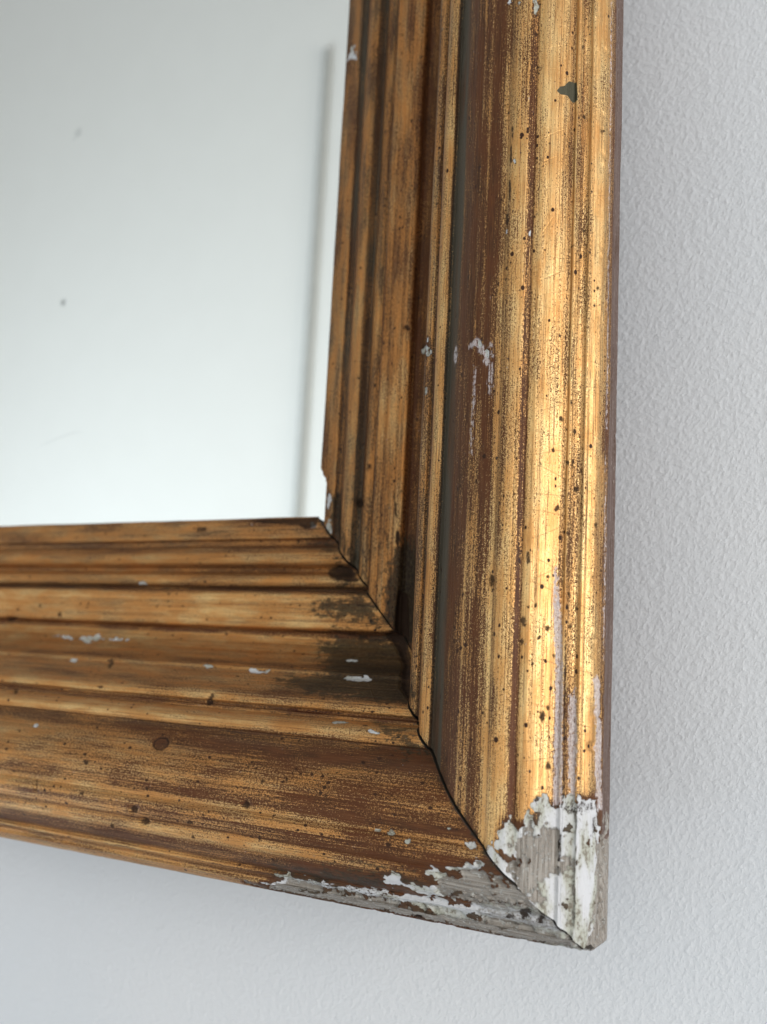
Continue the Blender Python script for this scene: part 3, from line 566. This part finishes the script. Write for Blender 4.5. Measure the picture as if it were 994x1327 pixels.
        ch['gold'] += .20 * vnoise(A / 15, Tg / 3.2, 44) + .12 * wob
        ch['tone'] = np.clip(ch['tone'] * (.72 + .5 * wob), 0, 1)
    else:
        ch['dirt'] += .1
    Uo = Ug + off * nu[None]; Do = Dg + off * nd[None]; Ao = A.copy()
    if detail and which == 'side' and i0 == 0:
        # the sight edge has broken away beside the corner
        k = np.clip((Ug - 91.6) / .4, 0, 1) * np.clip((109.5 - A + 1.6 * FB) / 4.5, 0, 1) * (1 + .25 * FB)
        Uo -= k * np.clip(Ug - 92.0, 0, 9) * .95
    if detail:
        # rounded tip where the two rails meet
        r = 2.3; da = np.clip(r - Ao, 0, None); du = np.clip(r - Uo, 0, None)
        dd = np.hypot(da, du); f = np.where(dd > r, r / np.maximum(dd, 1e-6), 1)
        tip = (Ug < 3.0) | (Tg > 142.97)
        Ao = np.where(tip & (da > 0), r - da * f, Ao); Uo = np.where(tip & (da > 0), r - du * f, Uo)
    X = place(Ao, Uo, Do).reshape(-1, 3) * 1e-3
    uvs = np.stack([A, Tg], -1).reshape(-1, 2)
    # back and end caps: two extra lines of vertices behind the piece close it
    back = place(np.clip(np.stack([A[:, 0], A[:, -1]], 1), 13.4 , L - 13.4), np.repeat(np.maximum(np.array([[U[0], U[-1]]]), 13.1), n, 0), np.full((n, 2), -13.1)).reshape(-1, 3) * 1e-3
    nv = n * m
    V = np.concatenate([X, back])
    ii, jj = np.meshgrid(np.arange(n - 1), np.arange(m - 1), indexing='ij')
    q = lambda i, j: i * m + j
    quads = np.stack([q(ii, jj), q(ii, jj + 1), q(ii + 1, jj + 1), q(ii + 1, jj)], -1).reshape(-1, 4)
    k = np.arange(n - 1)
    b0, b1 = nv + 2 * k, nv + 2 * k + 1
    extra = [np.stack([b0, q(k, 0), q(k + 1, 0), b0 + 2], -1), np.stack([q(k, m - 1), b1, b1 + 2, q(k + 1, m - 1)], -1), np.stack([b1, b0, b0 + 2, b1 + 2], -1)]
    quads = np.concatenate([quads] + extra)
    me = bpy.data.meshes.new(name)
    ends = [list(range(m)) + [nv + 1, nv], ([(n - 1) * m + j for j in range(m)] + [nv + 2 * n - 1, nv + 2 * n - 2])[::-1]]
    nl = len(quads) * 4 + sum(map(len, ends)); npoly = len(quads) + 2
    me.vertices.add(len(V)); me.vertices.foreach_set('co', V.astype(np.float32).ravel())
    me.loops.add(nl); me.polygons.add(npoly)
    loops = np.concatenate([quads.ravel(), np.array(ends[0] + ends[1])]).astype(np.int32)
    me.loops.foreach_set('vertex_index', loops)
    starts = np.concatenate([np.arange(len(quads)) * 4, [len(quads) * 4, len(quads) * 4 + len(ends[0])]]).astype(np.int32)
    me.polygons.foreach_set('loop_start', starts)
    me.update(calc_edges=True); me.validate()
    full_uv = np.concatenate([uvs, np.stack([A[:, [0, -1]].ravel(), np.tile([T[0] - 9, T[-1] + 9], n)], 1)])
    uvl = me.uv_layers.new(name='UVMap'); uvl.data.foreach_set('uv', full_uv[loops].astype(np.float32).ravel())
    for kname, arr in ch.items():
        at = me.attributes.new(kname, 'FLOAT', 'POINT')
        v = np.zeros(len(V), np.float32); v[:nv] = arr.ravel(); at.data.foreach_set('value', v)
    sm = np.ones(npoly, bool); sm[len(quads) - 3 * (n - 1):] = False
    me.polygons.foreach_set('use_smooth', sm)
    me.materials.append(M_GILT); me.materials.append(M_BACK)
    mi = np.zeros(npoly, np.int32); mi[-2:] = 1; me.polygons.foreach_set('material_index', mi)
    o = bpy.data.objects.new(name, me); COL.objects.link(o); o.parent = parent
    return o

def mesh_obj(name, verts, faces, mat, parent=None, bevel=0):
    me = bpy.data.meshes.new(name); me.from_pydata(verts, [], faces); me.update(); me.materials.append(mat)
    o = bpy.data.objects.new(name, me); COL.objects.link(o); o.parent = parent
    if bevel:
        b = o.modifiers.new('bevel', 'BEVEL'); b.width = bevel; b.segments = 2
    return o
def box(name, x0, x1, y0, y1, z0, z1, mat, parent=None, bevel=0):
    v = [(x, y, z) for x in (x0, x1) for y in (y0, y1) for z in (z0, z1)]
    f = [(0, 1, 3, 2), (4, 6, 7, 5), (0, 4, 5, 1), (2, 3, 7, 6), (0, 2, 6, 4), (1, 5, 7, 3)]
    return mesh_obj(name, v, f, mat, parent, bevel)
def tag(o, label=None, cat=None, kind=None):
    if label: o['label'] = label
    if cat: o['category'] = cat
    if kind: o['kind'] = kind

# ------------------------------------------------------------------ the walls
WALL_Y = 0.0205
M_WALL = wall_material('textured_wall_paint', (.630, .662, .705), (.665, .688, .722), .25)
M_FAR = wall_material('smooth_wall_paint', (.90, .87, .79), (.91, .88, .80), 0)
w = box('wall', -2.6, 1.9, WALL_Y, WALL_Y + .12, -1.5, 1.6, M_WALL); tag(w, kind='structure')
w = box('opposite_wall', -6, 1.9, -2.32, -2.2, -1.5, 3.6, M_FAR); tag(w, kind='structure')
# slim pipe standing against the opposite wall: only its reflection shows
vp = []
px0, px1, pz0, pz1, pr = -1.6376, -1.6335, 0.4662, 1.9645, 0.0123
sl = (px1 - px0) / (pz1 - pz0)
zb = -1.5
for k in range(16):
    an = k * math.tau / 16
    for z, rr in ((zb, pr), (pz1 - pr * .6, pr), (pz1, pr * .55)):
        vp.append((px1 + sl * (z - pz1) + rr * math.cos(an), -2.2 + pr * 1.15 + rr * math.sin(an), z))
fp = [(3 * k + j, 3 * ((k + 1) % 16) + j, 3 * ((k + 1) % 16) + j + 1, 3 * k + j + 1) for k in range(16) for j in (0, 1)]
fp += [tuple(3 * k + 2 for k in range(16))]
M_PIPE = plain('grey_pipe_paint', (.50, .50, .46), .5)
pipe = mesh_obj('pipe', vp, fp, M_PIPE)
tag(pipe, 'slim grey upright pipe seen as a faint blurred line in the mirror', 'pipe')


# ------------------------------------------------------------------ the framed mirror
M_GILT = gilded_material()
M_MIRROR = mirror_material()
M_BACK = plain('dark_backing_board', (.035, .028, .022), .8)
FW, FH = 640.0, 860.0                                    # whole frame, mm
root = bpy.data.objects.new('framed_mirror', None); COL.objects.link(root); root.location = (0, 0, 0)
tag(root, 'old gilded wooden frame with a mirror, its lower right corner chipped to bare white gesso', 'mirror')
st = lambda *c: np.stack(c, -1)
PLACES = {
 'bottom': lambda a, u, d: st(-a, -d, u),
 'side': lambda a, u, d: st(-u, -d, a),
 'top': lambda a, u, d: st(-a, -d, FH - u),
 'left': lambda a, u, d: st(-FW + u, -d, a)}
def idx(u): return int(np.argmin(np.abs(P_MM[:, 0] - u) + (T_MM > 142.97) * 99))
J1, J2 = idx(61.9), idx(5.2)
N = len(P_MM)
def rail(name, which, key, L, label, detail=True):
    main = rail_piece(name, which, PLACES[key], (J1, J2 + 1), L, FW, root, detail)
    rail_piece('inner_slip', which, PLACES[key], (0, J1 + 1), L, FW, main, detail)
    rail_piece('outer_bead', which, PLACES[key], (J2, N), L, FW, main, detail)
    if label: main['label'] = label
    return main
rail('side_rail', 'side', 'side', FH, 'upright gilded rail on the right, brightest gold, its foot stripped to white gesso')
rail('bottom_rail', 'bottom', 'bottom', FW, 'lower gilded rail, browner and more worn, its outer edge bare and grey by the corner')
rail('top_rail', 'bottom', 'top', FW, None, False)
rail('side_rail', 'side', 'left', FH, None, False)
MY = .0090
gl = box('mirror_glass', -(FW - 86) * 1e-3, -.086, MY, MY + .003, .086, (FH - 86) * 1e-3, M_MIRROR, root)
box('backing_board', -(FW - 70) * 1e-3, -.070, .0135, .0165, .070, (FH - 70) * 1e-3, M_BACK, root)
